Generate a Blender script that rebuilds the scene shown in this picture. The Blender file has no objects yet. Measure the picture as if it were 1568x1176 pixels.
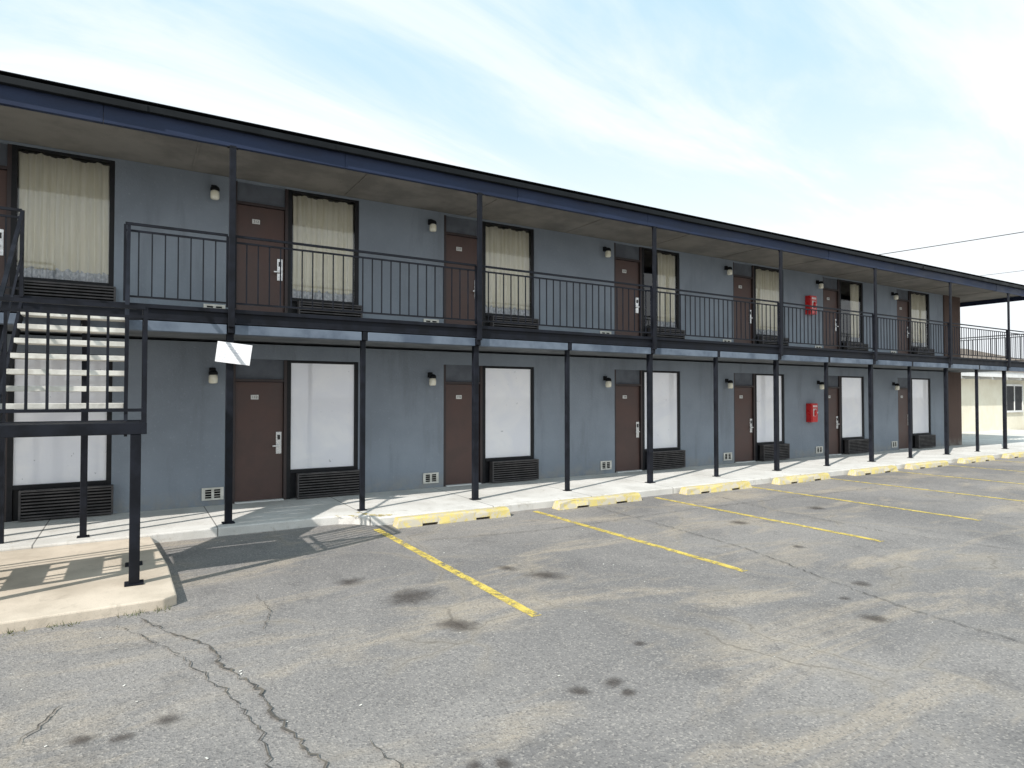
import bpy, bmesh, math, random
from mathutils import Vector, Matrix
random.seed(7)
S = bpy.context.scene
S.view_settings.view_transform = 'Standard'
S.view_settings.look = 'None'
S.view_settings.exposure = 0

# ------------------------------------------------------------------ node helpers
class NT:
    def __init__(s, nt):
        s.nt = nt; s.n = nt.nodes; s.l = nt.links
    def node(s, t, **kw):
        nd = s.n.new(t)
        for k, v in kw.items():
            setattr(nd, k, v)
        return nd
    def link(s, a, b):
        s.l.new(a, b)
    def setin(s, nd, name, v):
        if hasattr(v, 'is_output'):
            s.link(v, nd.inputs[name])
        else:
            nd.inputs[name].default_value = v
    def math(s, op, a, b=0.0, c=None, clamp=False):
        nd = s.node('ShaderNodeMath', operation=op); nd.use_clamp = clamp
        s.setin(nd, 0, a); s.setin(nd, 1, b)
        if c is not None: s.setin(nd, 2, c)
        return nd.outputs[0]
    def maprange(s, v, a, b, c=0.0, d=1.0, smooth=True):
        nd = s.node('ShaderNodeMapRange')
        nd.interpolation_type = 'SMOOTHSTEP' if smooth else 'LINEAR'
        s.setin(nd, 'Value', v)
        nd.inputs['From Min'].default_value = a; nd.inputs['From Max'].default_value = b
        nd.inputs['To Min'].default_value = c; nd.inputs['To Max'].default_value = d
        return nd.outputs['Result']
    def mix(s, f, a, b, mode='MIX'):
        nd = s.node('ShaderNodeMix', data_type='RGBA', blend_type=mode)
        nd.clamp_factor = True
        def st(i, v):
            if hasattr(v, 'is_output'): s.link(v, nd.inputs[i])
            elif isinstance(v, (int, float)): nd.inputs[i].default_value = v
            else: nd.inputs[i].default_value = (v[0], v[1], v[2], 1)
        st(0, f); st(6, a); st(7, b)
        return nd.outputs[2]
    def coord(s, scale=(1, 1, 1), rot=0.0):
        tc = s.node('ShaderNodeTexCoord')
        if scale == (1, 1, 1) and rot == 0: return tc.outputs['Object']
        mp = s.node('ShaderNodeMapping')
        mp.inputs['Scale'].default_value = scale
        mp.inputs['Rotation'].default_value = (0, 0, rot)
        s.link(tc.outputs['Object'], mp.inputs['Vector'])
        return mp.outputs['Vector']
    def noise(s, vec, scale, detail=3, rough=0.55, dist=0.0):
        nd = s.node('ShaderNodeTexNoise')
        s.link(vec, nd.inputs['Vector'])
        nd.inputs['Scale'].default_value = scale
        nd.inputs['Detail'].default_value = detail
        nd.inputs['Roughness'].default_value = rough
        nd.inputs['Distortion'].default_value = dist
        return nd.outputs['Fac']
    def voro(s, vec, scale, feature='F1'):
        nd = s.node('ShaderNodeTexVoronoi', feature=feature)
        s.link(vec, nd.inputs['Vector'])
        nd.inputs['Scale'].default_value = scale
        return nd

def newmat(name):
    m = bpy.data.materials.new(name); m.use_nodes = True
    t = NT(m.node_tree)
    b = m.node_tree.nodes['Principled BSDF']
    return m, t, b

def bump(t, b, h, strength=0.3, dist=0.01):
    bp = t.node('ShaderNodeBump')
    bp.inputs['Strength'].default_value = strength
    bp.inputs['Distance'].default_value = dist
    t.link(h, bp.inputs['Height']); t.link(bp.outputs['Normal'], b.inputs['Normal'])

def simple(name, c1, c2=None, rough=0.5, scale=3.0, bscale=60, bstr=0.0, metal=0.0, stretch=(1, 1, 1), lo=.35, hi=.65, coat=0.0, bdist=.003, spec=.5):
    m, t, b = newmat(name)
    v = t.coord(stretch)
    n = t.noise(v, scale, 4, .6)
    col = t.mix(t.maprange(n, lo, hi), c1, c2 if c2 else tuple(x * .8 for x in c1))
    t.link(col, b.inputs['Base Color'])
    t.link(t.maprange(n, .3, .7, max(0.02, rough - .08), min(1, rough + .1)), b.inputs['Roughness'])
    b.inputs['Metallic'].default_value = metal
    b.inputs['Coat Weight'].default_value = coat
    b.inputs['Specular IOR Level'].default_value = spec
    if bstr > 0:
        bump(t, b, t.noise(t.coord(), bscale, 2), bstr, bdist)
    return m

# ------------------------------------------------------------------ materials
def stucco(name, c, dirt):
    m, t, b = newmat(name)
    v = t.coord()
    big = t.noise(v, .7, 4, .6)
    streak = t.noise(t.coord((2.2, 2.2, .35)), 1.6, 4, .6)
    fine = t.noise(v, 22, 3, .7)
    col = t.mix(t.maprange(big, .3, .7), tuple(x * .88 for x in c), tuple(x * 1.08 for x in c))
    col = t.mix(t.math('MULTIPLY', t.maprange(streak, .50, .72), .5), col, dirt)
    col = t.mix(t.math('MULTIPLY', t.maprange(fine, .58, .75), .4), col, tuple(min(1, x * 1.5) for x in c))
    sp = t.node('ShaderNodeSeparateXYZ'); t.link(v, sp.inputs[0])
    z1 = t.maprange(sp.outputs['Z'], 0.0, .35, 1, 0)
    n2 = t.noise(v, 5, 4, .65)
    col = t.mix(t.math('MULTIPLY', z1, t.maprange(n2, .35, .65, .1, .6)), col, (.34, .32, .28))
    t.link(col, b.inputs['Base Color'])
    b.inputs['Roughness'].default_value = .85
    bump(t, b, t.noise(v, 32, 3, .8), .6, .016)
    return m
M_wall = stucco('stucco_blue_grey', (.232, .268, .315), (.165, .185, .212))
M_trans = simple('transom_panel_paint', (.115, .13, .155), (.09, .10, .12), .7, 3)
M_brown = stucco('stucco_brown', (.090, .055, .043), (.055, .035, .03))
M_rear = stucco('stucco_rear', (.22, .25, .3), (.15, .17, .2))
M_post = simple('paint_dark_navy', (.0045, .0055, .009), (.011, .013, .020), .58, 6, spec=.22)
M_fascia = simple('paint_fascia_blue', (.010, .018, .046), (.019, .031, .070), .55, 1.2, stretch=(1, 1, 3), spec=.3)
M_coping = simple('black_drip_edge', (.003, .004, .005), (.008, .010, .012), .55, 3, spec=.22)
M_beam = simple('paint_beam_grey_blue', (.15, .185, .235), (.075, .10, .14), .6, 2.0)
M_soffit = simple('soffit_plaster', (.165, .155, .142), (.24, .225, .205), .9, 1.6, 45, .5, bdist=.008)
M_soffit2 = simple('balcony_underside', (.17, .18, .19), (.11, .12, .13), .9, 2)
M_door = simple('door_brown_paint', (.070, .040, .034), (.092, .052, .044), .5, 2.2)
M_doorframe = simple('door_frame_brown', (.030, .021, .022), (.045, .030, .029), .5, 4)
M_frame = simple('window_frame_bronze', (.009, .010, .012), (.018, .018, .021), .5, 6, spec=.25)
M_ac = simple('ac_grille_dark', (.075, .068, .068), (.045, .042, .043), .55, 5)
M_acin = simple('ac_recess_black', (.006, .006, .007), (.010, .010, .010), .8, 5, spec=.1)
M_steel = simple('brushed_steel', (.72, .72, .71), (.6, .6, .6), .28, 20, metal=.7)
M_plate = simple('white_plastic', (.72, .72, .70), (.62, .62, .6), .4, 20)
M_black = simple('black_plastic', (.012, .012, .012), (.02, .02, .02), .4, 20)
M_vent = simple('vent_offwhite', (.74, .72, .66), (.60, .58, .52), .55, 9)
M_red = simple('fire_red_paint', (.62, .012, .012), (.5, .01, .012), .3, 6, coat=.3)
M_house = simple('cream_siding', (.80, .76, .62), (.74, .69, .55), .8, 1.5)
M_white = simple('white_trim', (.8, .8, .78), (.68, .68, .66), .5, 2)
M_shingle = simple('roof_shingle', (.22, .17, .13), (.13, .11, .09), .9, 12, 40, .4)
M_tread = simple('tread_concrete', (.74, .72, .66), (.54, .52, .47), .85, 6, 60, .3)
M_wire = simple('wire_black', (.01, .01, .01), None, .6)
M_wood = simple('pole_wood', (.13, .09, .06), (.08, .055, .04), .9, 4, stretch=(6, 6, .5))
M_weed = simple('weed_green', (.07, .10, .03), (.16, .14, .06), .8, 8)
M_room = simple('room_wall', (.28, .26, .22), (.22, .2, .18), .9, 2)

def concrete(name, c1, c2, cr=True):
    m, t, b = newmat(name)
    v = t.coord()
    n = t.noise(v, 1.3, 5, .62)
    col = t.mix(t.maprange(n, .3, .7), c1, c2)
    n2 = t.noise(v, 5.5, 5, .7, .6)
    col = t.mix(t.math('MULTIPLY', t.maprange(n2, .55, .72), .45), col, (.32, .275, .215))
    f = t.noise(v, 100, 1, .7)
    col = t.mix(t.math('MULTIPLY', t.maprange(f, .56, .72), .35), col, (.23, .215, .19))
    if cr:
        sp = t.node('ShaderNodeSeparateXYZ'); t.link(v, sp.inputs[0])
        fr = t.math('FRACT', t.math('MULTIPLY', sp.outputs['X'], 1 / 1.98))
        j = t.math('LESS_THAN', t.math('ABSOLUTE', t.math('SUBTRACT', fr, .5)), .004)
        col = t.mix(t.math('MULTIPLY', j, .75), col, (.07, .065, .06))
    t.link(col, b.inputs['Base Color']); b.inputs['Roughness'].default_value = .9
    bump(t, b, n2, .3, .01)
    return m
M_walk = concrete('concrete_walk', (.72, .70, .66), (.57, .55, .51))
M_pad = concrete('concrete_pad', (.66, .57, .46), (.47, .40, .315), False)
M_kerb = concrete('concrete_kerb', (.52, .50, .45), (.36, .34, .30), False)

def worn_yellow(name, cy, under, thr=(.5, .62), alpha=False):
    m, t, b = newmat(name)
    v = t.coord()
    n = t.noise(v, 7, 5, .7, .4)
    n2 = t.noise(v, 45, 3, .7)
    f = t.maprange(t.math('ADD', t.math('MULTIPLY', n, .7), t.math('MULTIPLY', n2, .3)), thr[0], thr[1])
    vy = t.noise(v, 2.5, 3)
    yel = t.mix(t.maprange(vy, .35, .65), cy, tuple(x * .82 for x in cy))
    if alpha:
        t.link(yel, b.inputs['Base Color'])
        t.link(t.math('SUBTRACT', 1.0, f), b.inputs['Alpha'])
    else:
        t.link(t.mix(f, yel, under), b.inputs['Base Color'])
        bump(t, b, n, .5, .012)
    b.inputs['Roughness'].default_value = .8
    return m
M_stop = worn_yellow('parking_block_yellow', (.70, .57, .20), (.54, .49, .39), (.44, .56))
M_line = worn_yellow('line_paint_yellow', (.72, .55, .12), (0, 0, 0), (.45, .62), True)
M_line2 = worn_yellow('kerb_paint_yellow', (.66, .53, .18), (0, 0, 0), (.42, .54), True)

def asphalt():
    m, t, b = newmat('asphalt_worn')
    v = t.coord()
    big = t.noise(v, .28, 5, .6, .5)
    col = t.mix(t.maprange(big, .36, .64), (.180, .171, .165), (.268, .250, .234))
    tanp = t.noise(t.coord((.45, 1.25, 1), math.radians(-24)), .9, 6, .68, .6)
    col = t.mix(t.math('MULTIPLY', t.maprange(tanp, .49, .66), .68), col, (.39, .33, .255))
    dk = t.noise(v, 1.7, 6, .72)
    col = t.mix(t.math('MULTIPLY', t.maprange(dk, .50, .70), .48), col, (.112, .106, .104))
    vo = t.voro(v, 85)
    sepc = t.node('ShaderNodeSeparateColor'); t.link(vo.outputs['Color'], sepc.inputs[0])
    col = t.mix(t.maprange(sepc.outputs[0], .72, .97, 0, .42), col, (.48, .44, .39))
    col = t.mix(t.maprange(sepc.outputs[1], .68, .95, 0, .5), col, (.085, .08, .08))
    fn = t.noise(v, 38, 3, .8)
    col = t.mix(t.maprange(fn, .55, .75, 0, .45), col, (.10, .096, .095))
    dn = t.node('ShaderNodeTexNoise'); t.link(v, dn.inputs['Vector']); dn.inputs['Scale'].default_value = 1.6
    dn.inputs['Detail'].default_value = 5
    vm = t.node('ShaderNodeVectorMath', operation='MULTIPLY_ADD')
    t.link(dn.outputs['Color'], vm.inputs[0]); vm.inputs[1].default_value = (.8, .8, 0); t.link(v, vm.inputs[2])
    e = t.voro(vm.outputs[0], .62, 'DISTANCE_TO_EDGE')
    cm = t.noise(v, .5, 2)
    ck = t.math('MULTIPLY', t.maprange(e.outputs['Distance'], .001, .006, 1, 0), t.maprange(cm, .46, .58))
    col = t.mix(t.math('MULTIPLY', ck, .6), col, (.065, .058, .053))
    ck2 = t.math('MULTIPLY', t.maprange(e.outputs['Distance'], .0, .06, 1, 0), t.maprange(cm, .42, .55))
    col = t.mix(t.math('MULTIPLY', ck2, .25), col, (.36, .31, .24))
    t.link(col, b.inputs['Base Color'])
    b.inputs['Roughness'].default_value = .9
    h = t.math('ADD', vo.outputs['Distance'], t.math('MULTIPLY', fn, 1.2))
    bump(t, b, h, .36, .008)
    return m
M_asph = asphalt()
M_crack = simple('crack_dirt', (.06, .055, .05), (.15, .13, .105), .95, 9)
def oil_mat():
    m, t, b = newmat('oil_stain')
    tc = t.node('ShaderNodeTexCoord')
    ln = t.node('ShaderNodeVectorMath', operation='LENGTH'); t.link(tc.outputs['Object'], ln.inputs[0])
    gm = t.node('ShaderNodeNewGeometry')
    n = t.noise(gm.outputs['Position'], 9, 4, .7)
    d = t.math('ADD', ln.outputs['Value'], t.math('MULTIPLY', t.math('SUBTRACT', n, .5), 1.3))
    b.inputs['Base Color'].default_value = (.075, .06, .052, 1)
    t.link(t.maprange(d, .0, 1.0, .60, 0), b.inputs['Alpha'])
    b.inputs['Roughness'].default_value = .8
    return m
M_oil = oil_mat()

def curtain_mat():
    m, t, b = newmat('curtain_cream')
    n = t.noise(t.coord((6, 6, .6)), 3, 3)
    col = t.mix(t.maprange(n, .35, .65), (.94, .91, .79), (.88, .84, .69))
    t.link(col, b.inputs['Base Color']); b.inputs['Roughness'].default_value = .9
    return m
M_curt = curtain_mat()
M_lace = simple('curtain_lace_white', (.75, .78, .82), (.48, .52, .57), .9, 18, lo=.42, hi=.58)

def glass_mat():
    m = bpy.data.materials.new('window_glass'); m.use_nodes = True
    t = NT(m.node_tree)
    for nd in list(t.n): t.n.remove(nd)
    out = t.node('ShaderNodeOutputMaterial')
    tr = t.node('ShaderNodeBsdfTransparent'); tr.inputs[0].default_value = (.98, .98, .98, 1)
    gl = t.node('ShaderNodeBsdfGlossy'); gl.inputs['Roughness'].default_value = .015
    fr = t.node('ShaderNodeFresnel'); fr.inputs['IOR'].default_value = 1.75
    mx = t.node('ShaderNodeMixShader')
    t.link(fr.outputs[0], mx.inputs[0]); t.link(tr.outputs[0], mx.inputs[1]); t.link(gl.outputs[0], mx.inputs[2])
    v = t.coord()
    bp = t.node('ShaderNodeBump'); bp.inputs['Strength'].default_value = .06; bp.inputs['Distance'].default_value = .02
    t.link(t.noise(v, 1.5, 2), bp.inputs['Height']); t.link(bp.outputs[0], gl.inputs['Normal'])
    t.link(mx.outputs[0], out.inputs[0])
    return m
M_glass = glass_mat()
def film_mat():
    m, t, b = newmat('white_window_film')
    v = t.coord()
    n = t.noise(v, 1.4, 4, .6, .6)
    n2 = t.noise(v, 9, 3, .7)
    col = t.mix(t.maprange(n, .35, .65), (.92, .92, .95), (.84, .85, .91))
    col = t.mix(t.maprange(n2, .70, .72, 0, .6), col, (.35, .37, .4))
    t.link(col, b.inputs['Base Color']); b.inputs['Roughness'].default_value = .12
    b.inputs['Coat Weight'].default_value = .8; b.inputs['Coat Roughness'].default_value = .02
    b.inputs['Coat IOR'].default_value = 1.7
    return m
M_film = film_mat()
M_jar = simple('sconce_jar_glass', (.80, .76, .60), (.87, .84, .72), .2, 12, coat=.4)

# ------------------------------------------------------------------ mesh helpers
def box(bm, x0, x1, y0, y1, z0, z1):
    vs = [bm.verts.new(p) for p in [(x0, y0, z0), (x1, y0, z0), (x1, y1, z0), (x0, y1, z0), (x0, y0, z1), (x1, y0, z1), (x1, y1, z1), (x0, y1, z1)]]
    for f in [(0, 3, 2, 1), (4, 5, 6, 7), (0, 1, 5, 4), (1, 2, 6, 5), (2, 3, 7, 6), (3, 0, 4, 7)]:
        bm.faces.new([vs[i] for i in f])
def bar(bm, p0, p1, w, h=None):
    h = h or w
    p0 = Vector(p0); p1 = Vector(p1); d = (p1 - p0).normalized()
    up = Vector((0, 0, 1)) if abs(d.z) < .95 else Vector((0, 1, 0))
    s = d.cross(up).normalized(); u = s.cross(d).normalized()
    vs = []
    for p in (p0, p1):
        for a, c in ((-1, -1), (1, -1), (1, 1), (-1, 1)):
            vs.append(bm.verts.new(p + s * a * w / 2 + u * c * h / 2))
    for f in [(0, 1, 2, 3), (7, 6, 5, 4), (0, 4, 5, 1), (1, 5, 6, 2), (2, 6, 7, 3), (3, 7, 4, 0)]:
        bm.faces.new([vs[i] for i in f])
def lathe(bm, cx, cy, cz, prof, n=20):
    rings = []
    for r, z in prof:
        rings.append([bm.verts.new((cx + r * math.cos(2 * math.pi * i / n), cy + r * math.sin(2 * math.pi * i / n), cz + z)) for i in range(n)])
    for a, b2 in zip(rings[:-1], rings[1:]):
        for i in range(n):
            bm.faces.new([a[i], a[(i + 1) % n], b2[(i + 1) % n], b2[i]])
    bm.faces.new(rings[0][::-1]); bm.faces.new(rings[-1])
def emit(name, bm, mat, parent=None, bevel=0.0, smooth=False, loc=None, recalc=True):
    if recalc: bmesh.ops.recalc_face_normals(bm, faces=bm.faces[:])
    me = bpy.data.meshes.new(name); bm.to_mesh(me); bm.free()
    me.materials.append(mat)
    if smooth:
        for p in me.polygons: p.use_smooth = True
    o = bpy.data.objects.new(name, me); S.collection.objects.link(o)
    if loc: o.location = loc
    if parent: o.parent = parent
    if bevel > 0:
        b = o.modifiers.new('bevel', 'BEVEL'); b.width = bevel; b.segments = 2; b.limit_method = 'ANGLE'
    return o
def empty(name, loc=(0, 0, 0)):
    e = bpy.data.objects.new(name, None); S.collection.objects.link(e); e.location = loc
    e.empty_display_size = .3
    return e
B = bmesh.new

# ------------------------------------------------------------------ constants
G = -.12
WY = 11.14
PY = 9.50
F2 = 2.93
ENDX = 25.7
RX = 27.1
LX = -9.5
doors = [-6.35, -2.33, 1.415, 5.20, 9.50, 13.56, 17.50, 21.55]
DW, WS, WW = .82, .87, 1.17

motel = empty('motel_building', (8, 12, 0))
def em(name, bm, mat, bevel=0, smooth=False, recalc=True):
    o = emit(name, bm, mat, None, bevel, smooth, None, recalc)
    o.parent = motel; o.matrix_parent_inverse = Matrix.Translation((-8, -12, 0))
    return o

wall = B()
for zb, zt in ((0, 2.62), (F2, 5.335)):
    prev = LX
    for d in doors:
        box(wall, prev, d - .03, WY, WY + .2, zb, zt)
        box(wall, d - .03, d + WS + WW + .03, WY + .0, WY + .2, zb + 2.37, zt)
        prev = d + WS + WW + .03
    box(wall, prev, 24.55, WY, WY + .2, zb, zt)
em('facade_wall', wall, M_wall)
bw = B()
for zb, zt in ((0, 2.62), (F2, 5.335)):
    box(bw, 24.553, ENDX, WY - .04, WY + .2, zb, zt)
    box(bw, ENDX - .2, ENDX, WY + .203, 18, zb, zt)
em('end_wall_brown', bw, M_brown)
rw = B(); box(rw, LX, ENDX - .203, 17.8, 18, 0, 5.335); box(rw, LX, LX + .2, WY + .203, 17.797, 0, 5.335)
em('rear_wall', rw, M_rear)
rm = B()
for d in doors:
    box(rm, d - .6, d - .5, WY + .21, 17.5, F2 + .003, 5.33)
box(rm, LX + .3, ENDX - .3, 15.5, 15.6, F2 + .003, 5.33)
em('room_partitions', rm, M_room)

sl = B(); box(sl, LX, RX, PY - .02, WY - .043, 2.66, F2 - .004); box(sl, ENDX + .003, RX, WY - .04, 18, 2.66, F2 - .004)
box(sl, LX + .2, ENDX - .2, WY + .203, 17.79, 2.66, F2 - .004)
em('balcony_slab', sl, M_soffit2)
sl = B(); box(sl, LX, RX - .01, PY - .05, WY, F2 - .003, F2 + .012); em('balcony_floor_topping', sl, M_tread)
fb = B()
box(fb, LX, RX, PY - .085, PY - .023, 2.745, F2 + .02)
box(fb, LX, RX, PY - .115, PY - .088, F2 - .035, F2 + .02)
box(fb, LX, RX, PY - .100, PY - .088, 2.745, 2.77)
box(fb, RX + .003, RX + .06, PY - .085, 18, 2.74, F2 + .02)
em('balcony_edge_channel', fb, M_post, .004)
lb = B()
posts_main = [-2.85, 1.15, 5.0, 9.0, 13.02, 17.0, 21.05, 24.95, 26.85]
posts_low = [-.51, 3.04, 6.93, 10.95, 15.0, 18.97, 23.0]
allp = sorted(posts_main + posts_low)
pp = [LX] + allp
for a, c in zip(pp[:-1], pp[1:]):
    box(lb, a + .05, c - .05, PY - .098, PY + .035, 2.605, 2.735)
em('balcony_edge_beam', lb, M_beam, .006)

rf = B(); box(rf, LX, RX + .05, 9.40, 18.3, 5.338, 5.47)
em('roof_deck_soffit', rf, M_soffit)
bt = B()
x = LX + .5
while x < RX:
    box(bt, x, x + .03, 9.45, WY - .05, 5.328, 5.337); x += 2.44
em('soffit_joint_strips', bt, M_soffit)
ff = B()
seg = LX
random.seed(3)
while seg < RX + .1:
    e2 = min(seg + 3.05, RX + .12)
    j = random.uniform(-.006, .006)
    box(ff, seg + .002, e2 - .002, 9.33 + j, 9.397, 5.18 + j, 5.41)
    seg = e2
box(ff, RX + .053, RX + .12, 9.4, 18.3, 5.18, 5.41)
em('roof_fascia', ff, M_fascia, .004)
cp = B()
seg = LX
while seg < RX + .1:
    e2 = min(seg + 2.4, RX + .2)
    j = random.uniform(-.012, .012)
    bar(cp, (seg, 9.29 + j, 5.44 + j * .6), (e2 + .03, 9.29 - j, 5.44 - j * .6), .08, .085)
    seg = e2
box(cp, LX, RX + .2, 9.34, 9.55, 5.475, 5.525)
box(cp, LX, RX + .16, 9.27, 9.40, 5.53, 5.545)
box(cp, RX + .124, RX + .18, 9.4, 18.35, 5.40, 5.53)
em('roof_drip_edge', cp, M_coping, .006)
rt = B(); box(rt, LX, RX + .1, 9.56, 18.3, 5.475, 5.52); em('roof_membrane', rt, M_coping)

pb = B()
for x in posts_main:
    box(pb, x - .046, x + .046, PY - .046, PY + .046, 0, 2.737)
    box(pb, x - .042, x + .042, PY - .174, PY - .128, 2.70, 5.20)
    box(pb, x - .038, x + .038, PY - .127, PY - .05, 2.62, 2.735)
    box(pb, x - .08, x + .08, PY - .08, PY + .08, 0, .014)
    box(pb, x - .07, x + .07, PY - .177, PY - .126, 5.165, 5.185)
for x in posts_low:
    box(pb, x - .036, x + .036, PY - .036, PY + .036, 0, 2.70)
    box(pb, x - .034, x + .034, PY - .096, PY - .038, 2.61, 2.74)
    box(pb, x - .065, x + .065, PY - .065, PY + .065, 0, .012)
for y in (12.5, 15.5):
    box(pb, RX - .1, RX - .02, y, y + .08, 0, 2.737); box(pb, RX - .1, RX - .02, y, y + .08, F2, 5.34)
em('support_posts', pb, M_post, .006)

rb = B()
RYY = PY - .105
def railing(bm, a, c, z, step=.148):
    box(bm, a, c, RYY - .02, RYY + .02, z + 1.0, z + 1.03)
    box(bm, a, c, RYY - .012, RYY + .012, z + .915, z + .94)
    box(bm, a, c, RYY - .012, RYY + .012, z + .07, z + .095)
    n = max(1, round((c - a) / step))
    for i in range(n + 1):
        xx = a + (c - a) * i / n
        if i in (0, n):
            box(bm, xx - .016, xx + .016, RYY - .016, RYY + .016, z + .02, z + 1.0)
        else:
            box(bm, xx - .008, xx + .008, RYY - .008, RYY + .008, z + .09, z + .92)
runs = [(-6.8, -2.92), (-2.78, -1.15), (-.10, 1.10)]
pm = [1.15, 5.0, 9.0, 13.02, 17.0, 21.05, 24.95, 26.85]
for a, c in zip(pm[:-1], pm[1:]): runs.append((a + .045, c - .045))
for a, c in runs: railing(rb, a, c, F2 + .02)
xe = RX - .02
for zz, hh, w in ((F2 + 1.02, .03, .04), (F2 + .935, .025, .024), (F2 + .09, .025, .024)):
    box(rb, xe - w / 2, xe + w / 2, 9.45, 18, zz, zz + hh)
y = 9.5
while y < 18:
    box(rb, xe - .007, xe + .007, y - .007, y + .007, F2 + .1, F2 + .95); y += .15
em('balcony_railing', rb, M_post)

def text_obj(s, loc, size, mat):
    cu = bpy.data.curves.new('room_number', 'FONT'); cu.body = s; cu.size = size; cu.align_x = 'CENTER'; cu.align_y = 'CENTER'; cu.extrude = .001
    cu.materials.append(mat)
    o = bpy.data.objects.new('room_number', cu); S.collection.objects.link(o)
    o.rotation_euler = (math.pi / 2, 0, 0); o.parent = motel; o.matrix_parent_inverse = Matrix.Translation((-8, -12, 0)); o.location = loc

bd, bf, bwf, bac, bacin, bst, bpl, bbk, bv, bvd, btr = [B() for _ in range(11)]
bgl, bfilm, bjar, bcap = B(), B(), B(), B()
curt, lace = B(), B()
sill = B()
def curtain(a, c, z0, z1, y, dens=9):
    n = int((c - a) * 90); rows = 8
    ph = random.uniform(0, 6)
    grid = []
    def yy(xx, tt):
        u = xx - a
        s = u * dens * 2 * math.pi + ph + .8 * math.sin(u * 7 + ph)
        return y + (.020 + .010 * tt) * math.sin(s) + .008 * math.sin(s * 2.3 + 1)
    for r in range(rows + 1):
        tt = r / rows; zz = z1 - (z1 - z0) * tt
        row = []
        for i in range(n + 1):
            xx = a + (c - a) * i / n
            sag = (.016 * math.sin(xx * 9 + ph)) if r == 0 else 0
            row.append(curt.verts.new((xx + .008 * math.sin(tt * 3 + (xx - a) * 5), yy(xx, tt), zz - abs(sag) * 2)))
        grid.append(row)
    for r in range(rows):
        for i in range(n):
            curt.faces.new([grid[r][i], grid[r][i + 1], grid[r + 1][i + 1], grid[r + 1][i]])
    gl = []
    for r in range(2):
        gl.append([lace.verts.new((a + (c - a) * i / n, yy(a + (c - a) * i / n, 1) - .004, z0 + (.015 if r else -.13) + (.02 * math.sin(i * .5) if r else 0))) for i in range(n + 1)])
    for i in range(n):
        lace.faces.new([gl[0][i], gl[0][i + 1], gl[1][i + 1], gl[1][i]])

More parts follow.
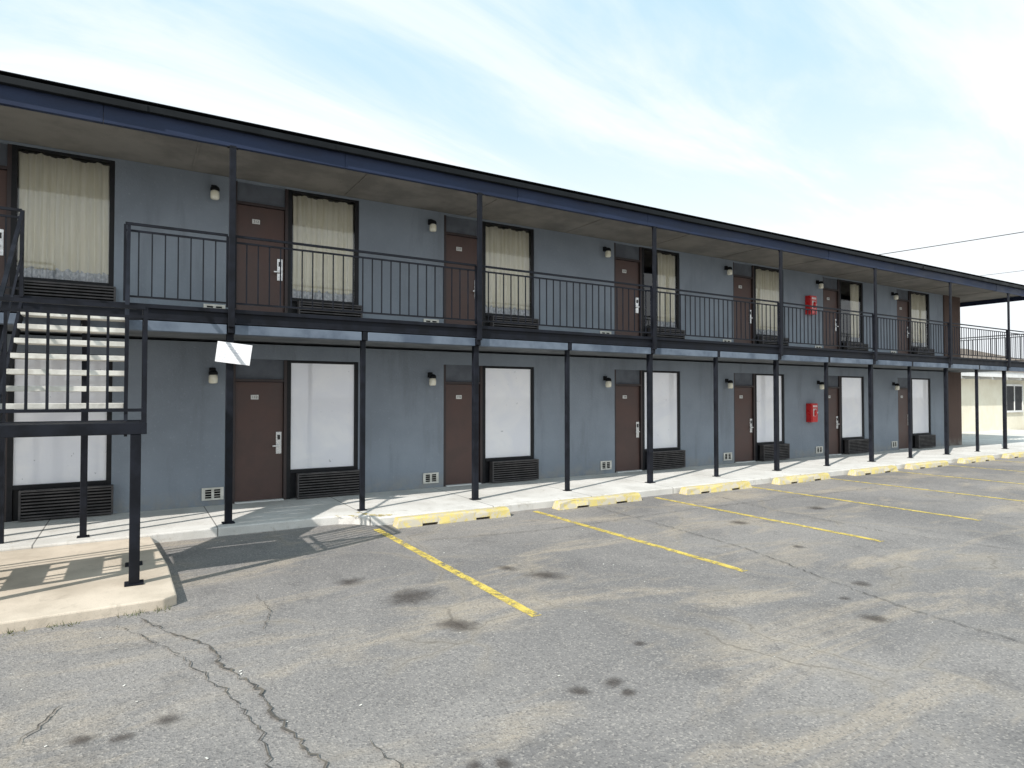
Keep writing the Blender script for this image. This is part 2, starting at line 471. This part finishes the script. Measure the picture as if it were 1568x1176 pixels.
cur_ranges = {0: [(0, 1)], 1: [(0.0, 1)], 2: [(0.02, 1)], 3: [(0, 1)], 4: [(.45, 1)], 5: [(0, 1)], 6: [(.55, 1)], 7: [(0, 1)]}
for k, d in enumerate(doors):
    for fl in (0, 1):
        zb = 0 if fl == 0 else F2 + .012
        w0 = d + WS; w1 = w0 + WW
        box(bd, d + .035, d + DW - .035, WY + .07, WY + .115, zb + .02, zb + 1.99)
        box(bf, d - .028, d + .03, WY + .02, WY + .15, zb, zb + 2.368)
        box(bf, d + DW - .03, d + DW + .03, WY + .02, WY + .15, zb, zb + 2.368)
        box(bf, d + .031, d + DW - .031, WY + .025, WY + .15, zb + 1.995, zb + 2.04)
        box(sill, d + .031, d + DW - .031, WY - .02, WY + .15, zb, zb + .018)
        box(btr, d + .031, d + DW - .031, WY + .06, WY + .13, zb + 2.041, zb + 2.368)
        cx = d + .33
        box(bpl, cx - .06, cx + .06, WY + .060, WY + .069, zb + 1.70, zb + 1.775)
        text_obj(str((100 if fl == 0 else 200) + 16 - 2 * k), (cx, WY + .0585, zb + 1.7375), .06, M_black)
        hx = d + DW - .105
        box(bst, hx - .045, hx + .045, WY + .052, WY + .069, zb + .78, zb + 1.15)
        box(bbk, hx - .022, hx + .022, WY + .044, WY + .0515, zb + 1.02, zb + 1.10)
        bar(bst, (hx, WY + .052, zb + .92), (hx, WY - .005, zb + .92), .024)
        bar(bst, (hx + .01, WY - .005, zb + .92), (hx - .11, WY - .005, zb + .915), .02, .024)
        zb0, zb1 = zb + .47, zb + 2.368
        box(bwf, w0 - .03, w0 + .035, WY + .015, WY + .12, zb + .003, zb1)
        box(bwf, w1 - .035, w1 + .028, WY + .015, WY + .12, zb + .003, zb1)
        box(bwf, w0 + .036, w1 - .036, WY + .02, WY + .12, zb1 - .045, zb1)
        box(bwf, w0 + .036, w1 - .036, WY + .005, WY + .12, zb0 - .03, zb0 + .03)
        if fl == 0:
            box(bfilm, w0 + .036, w1 - .036, WY + .045, WY + .065, zb0 + .031, zb1 - .046)
        else:
            v4 = [bgl.verts.new(p) for p in [(w0 + .034, WY + .04, zb0 + .03), (w1 - .034, WY + .04, zb0 + .03), (w1 - .034, WY + .04, zb1 - .045), (w0 + .034, WY + .04, zb1 - .045)]]
            bgl.faces.new(v4)
            for (ra, rc) in cur_ranges[k]:
                a = w0 + .036 + (WW - .075) * ra; c = w0 + .036 + (WW - .075) * rc
                curtain(a, c, zb0 + .17, zb1 - .05, WY + .10, 8.5)
        box(bwf, w0 + .036, w1 - .036, WY + .06, WY + .13, zb + .003, zb0 - .031)
        a0, a1 = w0 + .12, w1 + .06
        za, zc = zb + .035, zb + .425
        py = WY - .13
        box(bacin, a0 + .02, a1 - .02, py + .045, WY + .059, za + .01, zc - .01)
        box(bac, a0, a1, py, WY + .01, zc - .012, zc + .012)
        box(bac, a0, a1, py, WY + .01, za - .012, za + .012)
        box(bac, a0, a0 + .025, py, WY - .002, za + .012, zc - .012)
        box(bac, a1 - .025, a1, py, WY - .002, za + .012, zc - .012)
        nl = 8
        for i in range(nl):
            zz = za + .038 + (zc - za - .076) * i / (nl - 1)
            bar(bac, (a0 + .026, py + .014, zz), (a1 - .026, py + .014, zz), .022, .020)
        va, vb_, vz0, vz1 = d - .46, d - .14, zb + .09, zb + .29
        box(bvd, va + .01, vb_ - .01, WY - .008, WY + .001, vz0 + .01, vz1 - .01)
        for (p, q, r, s_) in ((va, vb_, vz0, vz0 + .03), (va, vb_, vz1 - .03, vz1), (va, va + .05, vz0 + .031, vz1 - .031), (vb_ - .05, vb_, vz0 + .031, vz1 - .031), ((va + vb_) / 2 - .02, (va + vb_) / 2 + .02, vz0 + .031, vz1 - .031)):
            box(bv, p, q, WY - .022, WY - .009, r, s_)
        for i in range(3):
            zz = vz0 + .06 + i * .04
            box(bv, va + .051, (va + vb_) / 2 - .021, WY - .018, WY - .01, zz - .004, zz + .004)
            box(bv, (va + vb_) / 2 + .021, vb_ - .051, WY - .018, WY - .01, zz - .004, zz + .004)
        lx, lz = d - .32, zb + 2.03
        lathe(bjar, lx, WY - .13, lz, [(.040, -.075), (.062, -.065), (.068, -.03), (.066, .04), (.055, .06), (.05, .065)])
        lathe(bcap, lx, WY - .13, lz, [(.062, .066), (.068, .072), (.068, .10), (.055, .125), (.03, .14), (.01, .145)])
        bar(bcap, (lx, WY - .10, lz + .11), (lx, WY, lz + .13), .035)
        lathe(bcap, lx, WY - .012, lz + .13, [(.045, -.05), (.048, -.045), (.048, .045), (.045, .05)])
em('doors', bd, M_door, .003); em('door_frames', bf, M_doorframe, .003); em('door_transom_panels', btr, M_trans)
em('door_thresholds', sill, M_white); em('window_frames', bwf, M_frame, .003)
em('ac_grilles', bac, M_ac); em('ac_recess', bacin, M_acin); em('door_lock_plates', bst, M_steel, .003)
em('room_number_plates', bpl, M_plate); em('lock_readers', bbk, M_black)
em('wall_vents', bv, M_vent, .002); em('wall_vent_cavities', bvd, M_acin)
em('window_glass', bgl, M_glass, 0, False, False); em('window_film_panels', bfilm, M_film)
em('sconce_jars', bjar, M_jar, 0, True); em('sconce_caps', bcap, M_coping)
em('curtains', curt, M_curt, 0, True); em('curtain_lace_hems', lace, M_lace, 0, True)

# ------------------------------------------------------------------ fire extinguisher cabinets
for zc in (1.28, 4.38):
    p = empty('fire_extinguisher_cabinet', (16.75, WY, zc))
    b1 = B()
    box(b1, -.15, .15, -.17, -.002, -.27, .27)
    emit('cabinet_body', b1, M_red, p, .012)
    b2 = B()
    box(b2, -.125, .125, -.188, -.171, -.245, -.10); box(b2, -.125, .125, -.188, -.171, .12, .245)
    box(b2, -.125, -.085, -.188, -.171, -.099, .119); box(b2, .085, .125, -.188, -.171, -.099, .119)
    emit('cabinet_door_frame', b2, M_red, p, .004)
    b3 = B(); box(b3, -.084, .084, -.176, -.1715, -.099, .119); emit('cabinet_window', b3, M_white, p)
    b4 = B(); lathe(b4, 0, -.20, 0, [(.02, -.09), (.035, -.085), (.035, .05), (.015, .075), (.012, .1)], 14); emit('extinguisher', b4, M_red, p, 0, True)
    b5 = B()
    for i in range(4): box(b5, -.10 + i * .052, -.065 + i * .052, -.1915, -.1885, .16, .215)
    box(b5, .09, .11, -.205, -.189, -.02, .03)
    emit('cabinet_lettering', b5, M_white, p)

# ------------------------------------------------------------------ notice sheet on post
def paper():
    m, t, b = newmat('notice_sheet_paper')
    tc = t.node('ShaderNodeTexCoord')
    sp = t.node('ShaderNodeSeparateXYZ'); t.link(tc.outputs['Object'], sp.inputs[0])
    fr = t.math('FRACT', t.math('MULTIPLY', sp.outputs['Z'], 26))
    ln = t.math('LESS_THAN', fr, .35)
    n = t.noise(tc.outputs['Object'], 30, 2)
    inx = t.math('LESS_THAN', t.math('ABSOLUTE', t.math('ADD', sp.outputs['X'], .06)), .13)
    f = t.math('MULTIPLY', t.math('MULTIPLY', ln, inx), t.math('GREATER_THAN', n, .48))
    t.link(t.mix(t.math('MULTIPLY', f, .4), (.84, .84, .86), (.35, .37, .46)), b.inputs['Base Color'])
    b.inputs['Roughness'].default_value = .5
    return m
pn = B(); g = []
for j in range(7):
    g.append([pn.verts.new((-.225 + .45 * i / 12, .006 * math.sin(i * .5 + j * .3) + .02 * (j / 6 - .5) ** 2, -.14 + .28 * j / 6)) for i in range(13)])
for j in range(6):
    for i in range(12): pn.faces.new([g[j][i], g[j][i + 1], g[j + 1][i + 1], g[j + 1][i]])
po = emit('paper_notice', pn, paper(), None, 0, True, (1.18, PY - .16, 2.34))
po.rotation_euler = (0, math.radians(7), math.radians(-20))

# ------------------------------------------------------------------ staircase
st = empty('metal_staircase', (-.5, 8, 0))
def es(name, bm, mat, bevel=0):
    o = emit(name, bm, mat, None, bevel); o.parent = st; o.matrix_parent_inverse = Matrix.Translation((.5, -8, 0)); return o
LZ = 1.50; lx0, lx1, ly0, ly1 = -1.28, .12, 6.95, 7.85
b = B()
box(b, lx0, lx1, ly0, ly0 + .05, LZ - .11, LZ); box(b, lx0, lx1, ly1 - .05, ly1, LZ - .11, LZ)
box(b, lx1 - .05, lx1, ly0 + .051, ly1 - .051, LZ - .11, LZ); box(b, lx0, lx0 + .05, ly0 + .051, ly1 - .051, LZ - .11, LZ)
box(b, lx0 + .051, lx1 - .051, ly0 + .051, ly1 - .051, LZ - .04, LZ - .008)
es('landing_frame', b, M_post, .004)
b = B()
for (x, y) in ((.03, 7.0), (.03, 7.80), (-1.22, 7.0), (-1.22, 7.80)):
    box(b, x - .045, x + .045, y - .045, y + .045, -.03, LZ - .112)
    box(b, x - .08, x + .08, y - .08, y + .08, -.03, -.015)
es('landing_posts', b, M_post, .006)
b = B()
def prail(p0, p1, step=.148, h=1.1, lo=.12):
    p0 = Vector(p0); p1 = Vector(p1)
    up = Vector((0, 0, 1))
    bar(b, p0 + up * h, p1 + up * h, .045, .035)
    bar(b, p0 + up * (h - .09), p1 + up * (h - .09), .026, .026)
    bar(b, p0 + up * lo, p1 + up * lo, .03, .03)
    L = ((p1 - p0).xy).length; n = max(1, round(L / step))
    for i in range(n + 1):
        q = p0.lerp(p1, i / n)
        w = .036 if i in (0, n) else .022
        bar(b, q + up * (0 if w > .03 else lo), q + up * (h - (.0 if w > .03 else .09)), w)
prail((-1.26, ly0 + .025, LZ), (.10, ly0 + .025, LZ))
prail((.10, ly0 + .045, LZ), (.10, ly1 - .02, LZ), .12)
n = 8; y0, y1 = ly1 - .02, PY - .13; rise = (F2 - LZ)
for xx in (-.06, -1.14):
    bar(b, (xx, y0, LZ + 1.08), (xx, y1, F2 + 1.02), .04, .03)
    if xx < -1: bar(b, (xx, y0, LZ + .55), (xx, y1, F2 + .52), .022, .022)
    bar(b, (xx, y0, LZ - .05), (xx, y0, LZ + 1.08), .035)
    bar(b, (xx, y1, F2), (xx, y1, F2 + 1.02), .035)
bar(b, (-.06, y0, LZ + 1.08), (.10, y0, LZ + 1.09), .035)
es('stair_railings', b, M_post)
b = B()
for xx in (-.06, -1.14):
    bar(b, (xx, y0 - .05, LZ - .10), (xx, y1 + .02, F2 - .14), .03, .2)
es('stair_stringers', b, M_post)
b = B()
for i in range(1, n):
    zz = LZ + rise * i / n; yy = y0 + (y1 - y0) * (i - 1) / (n - 1)
    box(b, -1.12, -.08, yy, yy + .27, zz - .055, zz)
es('stair_treads', b, M_tread, .004)
b = B(); b2 = B()
n2 = 8; xa, xb = lx0, lx0 - 2.1
for yy in (ly0 + .04, ly1 - .04):
    bar(b, (xa, yy, LZ - .12), (xb, yy, -.0), .03, .2)
    bar(b, (xa, yy, LZ + 1.08), (xb, yy, .95), .04, .03)
    bar(b, (xa, yy, LZ + .55), (xb, yy, .5), .022, .022)
    bar(b, (xb, yy, 0), (xb, yy, .95), .035); bar(b, (xa, yy, LZ), (xa, yy, LZ + 1.08), .035)
for i in range(1, n2):
    zz = LZ - LZ * i / n2; xx = xa - 2.1 * i / n2
    box(b2, xx, xx + .27, ly0 + .06, ly1 - .06, zz - .045, zz)
es('lower_flight_frame', b, M_post); es('lower_flight_treads', b2, M_tread, .004)
b = B(); box(b, -1.37, -1.30, 9.55, 9.62, 0, 2.655); es('rear_stair_post', b, M_post)

# ------------------------------------------------------------------ ground
b = B()
v = [b.verts.new(p) for p in [(-600, -600, G), (900, -600, G), (900, 900, G), (-600, 900, G)]]
b.faces.new(v); emit('asphalt_ground', b, M_asph, recalc=False)

b = B()
pts = [(LX - 2, 9.25), (2.35, 9.25), (2.6, 9.22), (2.8, 9.10), (2.95, 8.92), (3.1, 8.82), (3.4, 8.78), (40, 8.78), (40, 19), (LX - 2, 19)]
top = [b.verts.new((x, y, 0)) for x, y in pts]; bot = [b.verts.new((x, y, G - .05)) for x, y in pts]
b.faces.new(top)
for i in range(len(pts)):
    j = (i + 1) % len(pts); b.faces.new([top[i], bot[i], bot[j], top[j]])
emit('sidewalk', b, M_walk, None, .02)
b = B()
pts = [(-8, 6.37), (-2, 6.34), (.26, 6.36), (.36, 6.44), (.34, 7.6), (.22, 9.247), (-8, 9.247)]
top = [b.verts.new((x, y, -.03)) for x, y in pts]; bot = [b.verts.new((x, y, G - .05)) for x, y in pts]
b.faces.new(top)
for i in range(len(pts)):
    j = (i + 1) % len(pts); b.faces.new([top[i], bot[i], bot[j], top[j]])
emit('stair_concrete_pad', b, M_pad, None, .015)
b = B()
for (p, q) in (((2.55, 9.26), (2.85, 9.06)), ((2.9, 9.35), (3.15, 8.85)), ((3.08, 9.0), (3.4, 8.84))):
    p = Vector((p[0], p[1], .004)); q = Vector((q[0], q[1], .004)); s_ = (q - p).cross(Vector((0, 0, 1))).normalized() * .05
    b.faces.new([b.verts.new(x) for x in (p - s_, q - s_, q + s_, p + s_)])
emit('kerb_corner_paint', b, M_line2)

for i in range(9):
    x = 2.96 + 2.665 * i
    b = B(); w = .05
    ys = [8.6 - 4.1 * j / 20 for j in range(21)]
    L_ = [b.verts.new((-w + random.uniform(-.004, .004), y - 6.5, 0)) for y in ys]
    R_ = [b.verts.new((w + random.uniform(-.004, .004), y - 6.5, 0)) for y in ys]
    for j in range(20): b.faces.new([L_[j], L_[j + 1], R_[j + 1], R_[j]])
    emit('parking_line', b, M_line, None, 0, False, (x, 6.5, G + .004))
def stop(x, y, rot, L=1.84):
    b = B()
    segs = [(0, .38, 0), (.38, .62, .035), (.62, 1.24, 0), (1.24, 1.48, .035), (1.48, L, 0)]
    for a, c, zb in segs:
        a -= L / 2; c -= L / 2
        prof = [(-.105, zb), (-.085, .10), (-.06, .135), (.06, .135), (.085, .10), (.105, zb)]
        ea = .03 if a < -L / 2 + .01 else 0; ec = .03 if c > L / 2 - .01 else 0
        A = [b.verts.new((a + ea * (z / .135), yy, z)) for yy, z in prof]; C = [b.verts.new((c - ec * (z / .135), yy, z)) for yy, z in prof]
        b.faces.new(A); b.faces.new(C[::-1])
        for i in range(6): b.faces.new([A[i], A[(i + 1) % 6], C[(i + 1) % 6], C[i]])
    bmesh.ops.remove_doubles(b, verts=b.verts[:], dist=.0005)
    for vv in b.verts:
        vv.co += Vector((random.uniform(-.008, .008), random.uniform(-.008, .008), random.uniform(-.006, .004) if vv.co.z > .03 else 0))
    o = emit('parking_block', b, M_stop, None, .008, False, (x, y, G + .001)); o.rotation_euler[2] = rot
for (xc, y, r) in ((4.15, 8.56, -.03), (6.93, 8.58, .01), (9.92, 8.60, -.01), (12.62, 8.58, .015), (15.48, 8.60, 0), (17.98, 8.59, -.01), (20.75, 8.6, .01), (23.5, 8.6, 0), (26.2, 8.6, 0)):
    stop(xc, y, r)

for (x, y, r) in [(2.24, 5.54, .30), (2.29, 4.66, .20), (3.71, 5.47, .24), (3.5, 5.9, .15), (2.44, 3.22, .095), (2.70, 3.2, .09), (2.69, 3.05, .08),
             (5.36, 2.99, .17), (5.65, 3.42, .09), (6.23, 3.6, .14), (-.21, 4.16, .11), (-.03, 4.08, .09), (.19, 4.17, .10),
             (1.63, 2.79, .09), (1.50, 2.85, .07), (7.7, 6.26, .2), (1.9, 6.3, .17), (9.8, 6.4, .25), (3.3, 3.6, .06), (7.1, 4.9, .12)]:
    b = B(); R = 1.7
    ring = [b.verts.new((R * math.cos(a * math.pi / 12), R * math.sin(a * math.pi / 12), 0)) for a in range(24)]
    b.faces.new(ring)
    o = emit('oil_stain', b, M_oil, None, 0, False, (x, y, G + .008), False); o.scale = (r * random.uniform(.8, 1.3), r * random.uniform(.7, 1.0), 1); o.rotation_euler[2] = random.uniform(0, 3)

def crack(pts, w=.012):
    b = B(); P = []
    for (p, q) in zip(pts[:-1], pts[1:]):
        p = Vector((p[0], p[1], 0)); q = Vector((q[0], q[1], 0)); n = max(2, int((q - p).length / .04))
        for i in range(n):
            k = p.lerp(q, i / n); P.append(k + Vector((random.gauss(0, .012), random.gauss(0, .012), 0)))
    prev = None
    for i, p in enumerate(P):
        d = (P[min(i + 1, len(P) - 1)] - P[max(i - 1, 0)]).normalized()
        s_ = Vector((-d.y, d.x, 0)) * w * random.uniform(.05, .6) * (1 if 1 < i < len(P) - 2 else .2)
        a, c = b.verts.new(p + s_), b.verts.new(p - s_)
        if prev: b.faces.new([prev[0], a, c, prev[1]])
        prev = (a, c)
    emit('asphalt_crack', b, M_crack, None, 0, False, (0, 0, G + .012))
crack([(.06, 6.19), (.25, 5.7), (.5, 5.26), (.55, 4.76), (.71, 4.32), (.72, 3.92), (.80, 3.5), (.852, 3.25), (.9, 2.7)], .020)
crack([(-.105, 6.1), (.24, 5.35), (.495, 4.45), (.625, 3.8), (.61, 3.33), (.7, 2.6)], .010)
crack([(-.52, 4.26), (-.405, 4.55), (-.30, 4.73)], .014)
crack([(6.7, 8.4), (6.62, 6.9), (6.45, 5.1), (6.0, 3.6), (5.84, 2.89), (5.78, 2.07), (5.6, .8)], .012)
crack([(1.0, 6.4), (1.05, 5.8), (.9, 5.3)], .009)
crack([(1.1, 3.4), (1.2, 2.9), (1.18, 2.5)], .008)
crack([(9.4, 8.3), (9.0, 6.5), (8.9, 4.8), (9.3, 3.0)], .012)
crack([(3.2, 7.6), (5.0, 7.3), (8.0, 7.4), (13, 7.2)], .012)

b = B()
for i in range(420):
    x = random.uniform(-3.2, .3); y = 6.325 + random.uniform(-.03, .02) - (.0 if random.random() < .8 else .05)
    if math.sin(x * 5) + math.sin(x * 13 + 1) < -.6: continue
    h = random.uniform(.015, .05); a = random.uniform(0, 6.28); w = .004
    dx, dy = math.cos(a) * w, math.sin(a) * w; tx, ty = random.uniform(-.03, .03), random.uniform(-.03, .03)
    b.faces.new([b.verts.new(p) for p in ((x - dx, y - dy, G), (x + dx, y + dy, G), (x + tx, y + ty, G + h))])
emit('weeds', b, M_weed)
b = B()
for i in range(160):
    x = random.uniform(-1, 9); y = random.uniform(2.5, 9.0); s_ = random.uniform(.003, .010); a = random.uniform(0, 6.28)
    if x < .4 and y > 6.3: continue
    c = Vector((x, y, G + .006)); u = Vector((math.cos(a), math.sin(a), .15)) * s_; w = Vector((-math.sin(a), math.cos(a), .1)) * s_ * .6
    b.faces.new([b.verts.new(c + k) for k in (-u - w, u - w, u + w, -u + w)])
emit('scattered_grit', b, M_vent)

# ------------------------------------------------------------------ background
hs = empty('cream_house', (38, 18, 0))
def eh(name, bm, mat, par, off, bevel=0):
    o = emit(name, bm, mat, None, bevel); o.parent = par; o.matrix_parent_inverse = Matrix.Translation([-c for c in off]); return o
b = B(); box(b, 30.5, 52, 15, 23, G, 2.75); eh('walls', b, M_house, hs, (38, 18, 0))
b = B(); box(b, 29.9, 52.6, 14.35, 14.42, 2.72, 3.0); box(b, 29.9, 29.97, 14.43, 23.6, 2.72, 3.0); box(b, 30.5, 52, 14.96, 14.997, 2.62, 2.72)
for i in range(14): box(b, 30.2 + i * 1.6, 30.3 + i * 1.6, 14.43, 14.99, 2.6, 2.75)
eh('eave_fascia', b, M_white, hs, (38, 18, 0))
b = B(); P = [(29.85, 14.3, 3.0), (52.7, 14.3, 3.0), (52.7, 23.7, 3.0), (29.85, 23.7, 3.0), (33, 19, 3.75), (49, 19, 3.75)]
V = [b.verts.new(p) for p in P]
for f in ((0, 1, 5, 4), (1, 2, 5), (2, 3, 4, 5), (3, 0, 4), (0, 3, 2, 1)): b.faces.new([V[i] for i in f])
eh('hip_roof', b, M_shingle, hs, (38, 18, 0))
b = B(); b2 = B()
for x0 in (39.4, 44.5):
    box(b, x0, x0 + 1.9, 14.93, 14.995, 1.0, 2.3)
    for (p, q, r, s_) in ((x0 - .08, x0 + 1.98, 2.3, 2.4), (x0 - .08, x0 + 1.98, .9, 1.0), (x0 - .08, x0, 1.001, 2.299), (x0 + 1.9, x0 + 1.98, 1.001, 2.299), (x0 + .92, x0 + .98, 1.001, 2.299)):
        box(b2, p, q, 14.9, 14.99, r, s_)
eh('windows', b, M_frame, hs, (38, 18, 0)); eh('window_trim', b2, M_white, hs, (38, 18, 0))
dh = empty('distant_house', (70, 30, 0))
b = B(); box(b, 60, 84, 27, 40, G, 4.6); eh('walls', b, M_house, dh, (70, 30, 0))
b = B(); P = [(59, 26, 4.6), (85, 26, 4.6), (85, 41, 4.6), (59, 41, 4.6), (65, 33.5, 7.0), (79, 33.5, 7.0)]
V = [b.verts.new(p) for p in P]
for f in ((0, 1, 5, 4), (1, 2, 5), (2, 3, 4, 5), (3, 0, 4), (0, 3, 2, 1)): b.faces.new([V[i] for i in f])
eh('hip_roof', b, M_shingle, dh, (70, 30, 0))
b = B(); box(b, 40.2, 60, 13.6, 14.9, G - .02, G + .09); emit('house_walkway', b, M_kerb)

for (x, y) in ((43, 38), (56, -14)):
    p = empty('utility_pole', (x, y, G))
    b = B(); lathe(b, 0, 0, 0, [(.17, 0), (.15, 4), (.12, 12.6)], 12); emit('pole', b, M_wood, p)
    b = B(); box(b, -.06, .06, -1.1, 1.1, 11.9, 12.05); emit('crossarm', b, M_wood, p)
def wire(name, p0, p1, sag, r=.02):
    cu = bpy.data.curves.new(name, 'CURVE'); cu.dimensions = '3D'; cu.bevel_depth = r
    sp = cu.splines.new('POLY'); N = 40; sp.points.add(N)
    for i in range(N + 1):
        t_ = i / N; q = Vector(p0).lerp(Vector(p1), t_); q.z -= sag * 4 * t_ * (1 - t_); sp.points[i].co = (*q, 1)
    cu.materials.append(M_wire)
    o = bpy.data.objects.new(name, cu); S.collection.objects.link(o)
wire('power_line', (43, 38, 12.0), (56, -14, 13.6), .5, .025)
wire('power_line', (43, 38, 9.6), (56, -14, 10.6), .3, .012)

# ------------------------------------------------------------------ light
dirl = Vector((1.12, .45, -1.0)).normalized()
sun = bpy.data.lights.new('sun', 'SUN'); sun.energy = 5.0; sun.angle = math.radians(.5); sun.color = (1, .955, .90)
so = bpy.data.objects.new('sun', sun); S.collection.objects.link(so); so.rotation_euler = dirl.to_track_quat('-Z', 'Y').to_euler(); so.location = (-20, -10, 30)
elev = math.asin(-dirl.z); az = math.atan2(-dirl.x, -dirl.y)
W = bpy.data.worlds.new('World'); S.world = W; W.use_nodes = True
t = NT(W.node_tree)
bg = W.node_tree.nodes['Background']
sky = t.node('ShaderNodeTexSky', sky_type='NISHITA'); sky.sun_disc = False; sky.sun_elevation = elev; sky.sun_rotation = az % (2 * math.pi)
sky.air_density = 1.0; sky.dust_density = 1.0
tc = t.node('ShaderNodeTexCoord')
sp = t.node('ShaderNodeSeparateXYZ'); t.link(tc.outputs['Generated'], sp.inputs[0])
zz = t.math('ADD', t.math('MAXIMUM', sp.outputs['Z'], 0.0), .25)
cb = t.node('ShaderNodeCombineXYZ'); t.link(t.math('DIVIDE', sp.outputs['X'], zz), cb.inputs[0]); t.link(t.math('DIVIDE', sp.outputs['Y'], zz), cb.inputs[1])
mp = t.node('ShaderNodeMapping'); mp.inputs['Scale'].default_value = (.7, 2.4, 1); mp.inputs['Rotation'].default_value = (0, 0, math.radians(-48)); t.link(cb.outputs[0], mp.inputs['Vector'])
n = t.noise(mp.outputs[0], 1.1, 7, .6, .6)
cl = t.maprange(n, .38, .66, 0, 1)
hz = t.maprange(sp.outputs['Z'], .12, .52, 1, 0)
f = t.math('ADD', t.math('MULTIPLY', cl, .75), hz)
f = t.math('MINIMUM', f, 1.0)
blue = t.mix(.8, sky.outputs[0], (4.7, 6.6, 7.5))
col = t.mix(f, blue, (6.9, 7.25, 7.5))
t.link(col, bg.inputs['Color']); bg.inputs['Strength'].default_value = .15
W.cycles.sampling_method = 'MANUAL'; W.cycles.sample_map_resolution = 256

# ------------------------------------------------------------------ camera
cam = bpy.data.cameras.new('camera'); co = bpy.data.objects.new('camera', cam); S.collection.objects.link(co)
co.location = (0, 0, 1.75); co.rotation_euler = (math.radians(90 + 1.13), 0, -math.radians(31.1))
cam.sensor_width = 36; cam.lens = 22.11; cam.clip_end = 3000; cam.clip_start = .05
S.camera = co
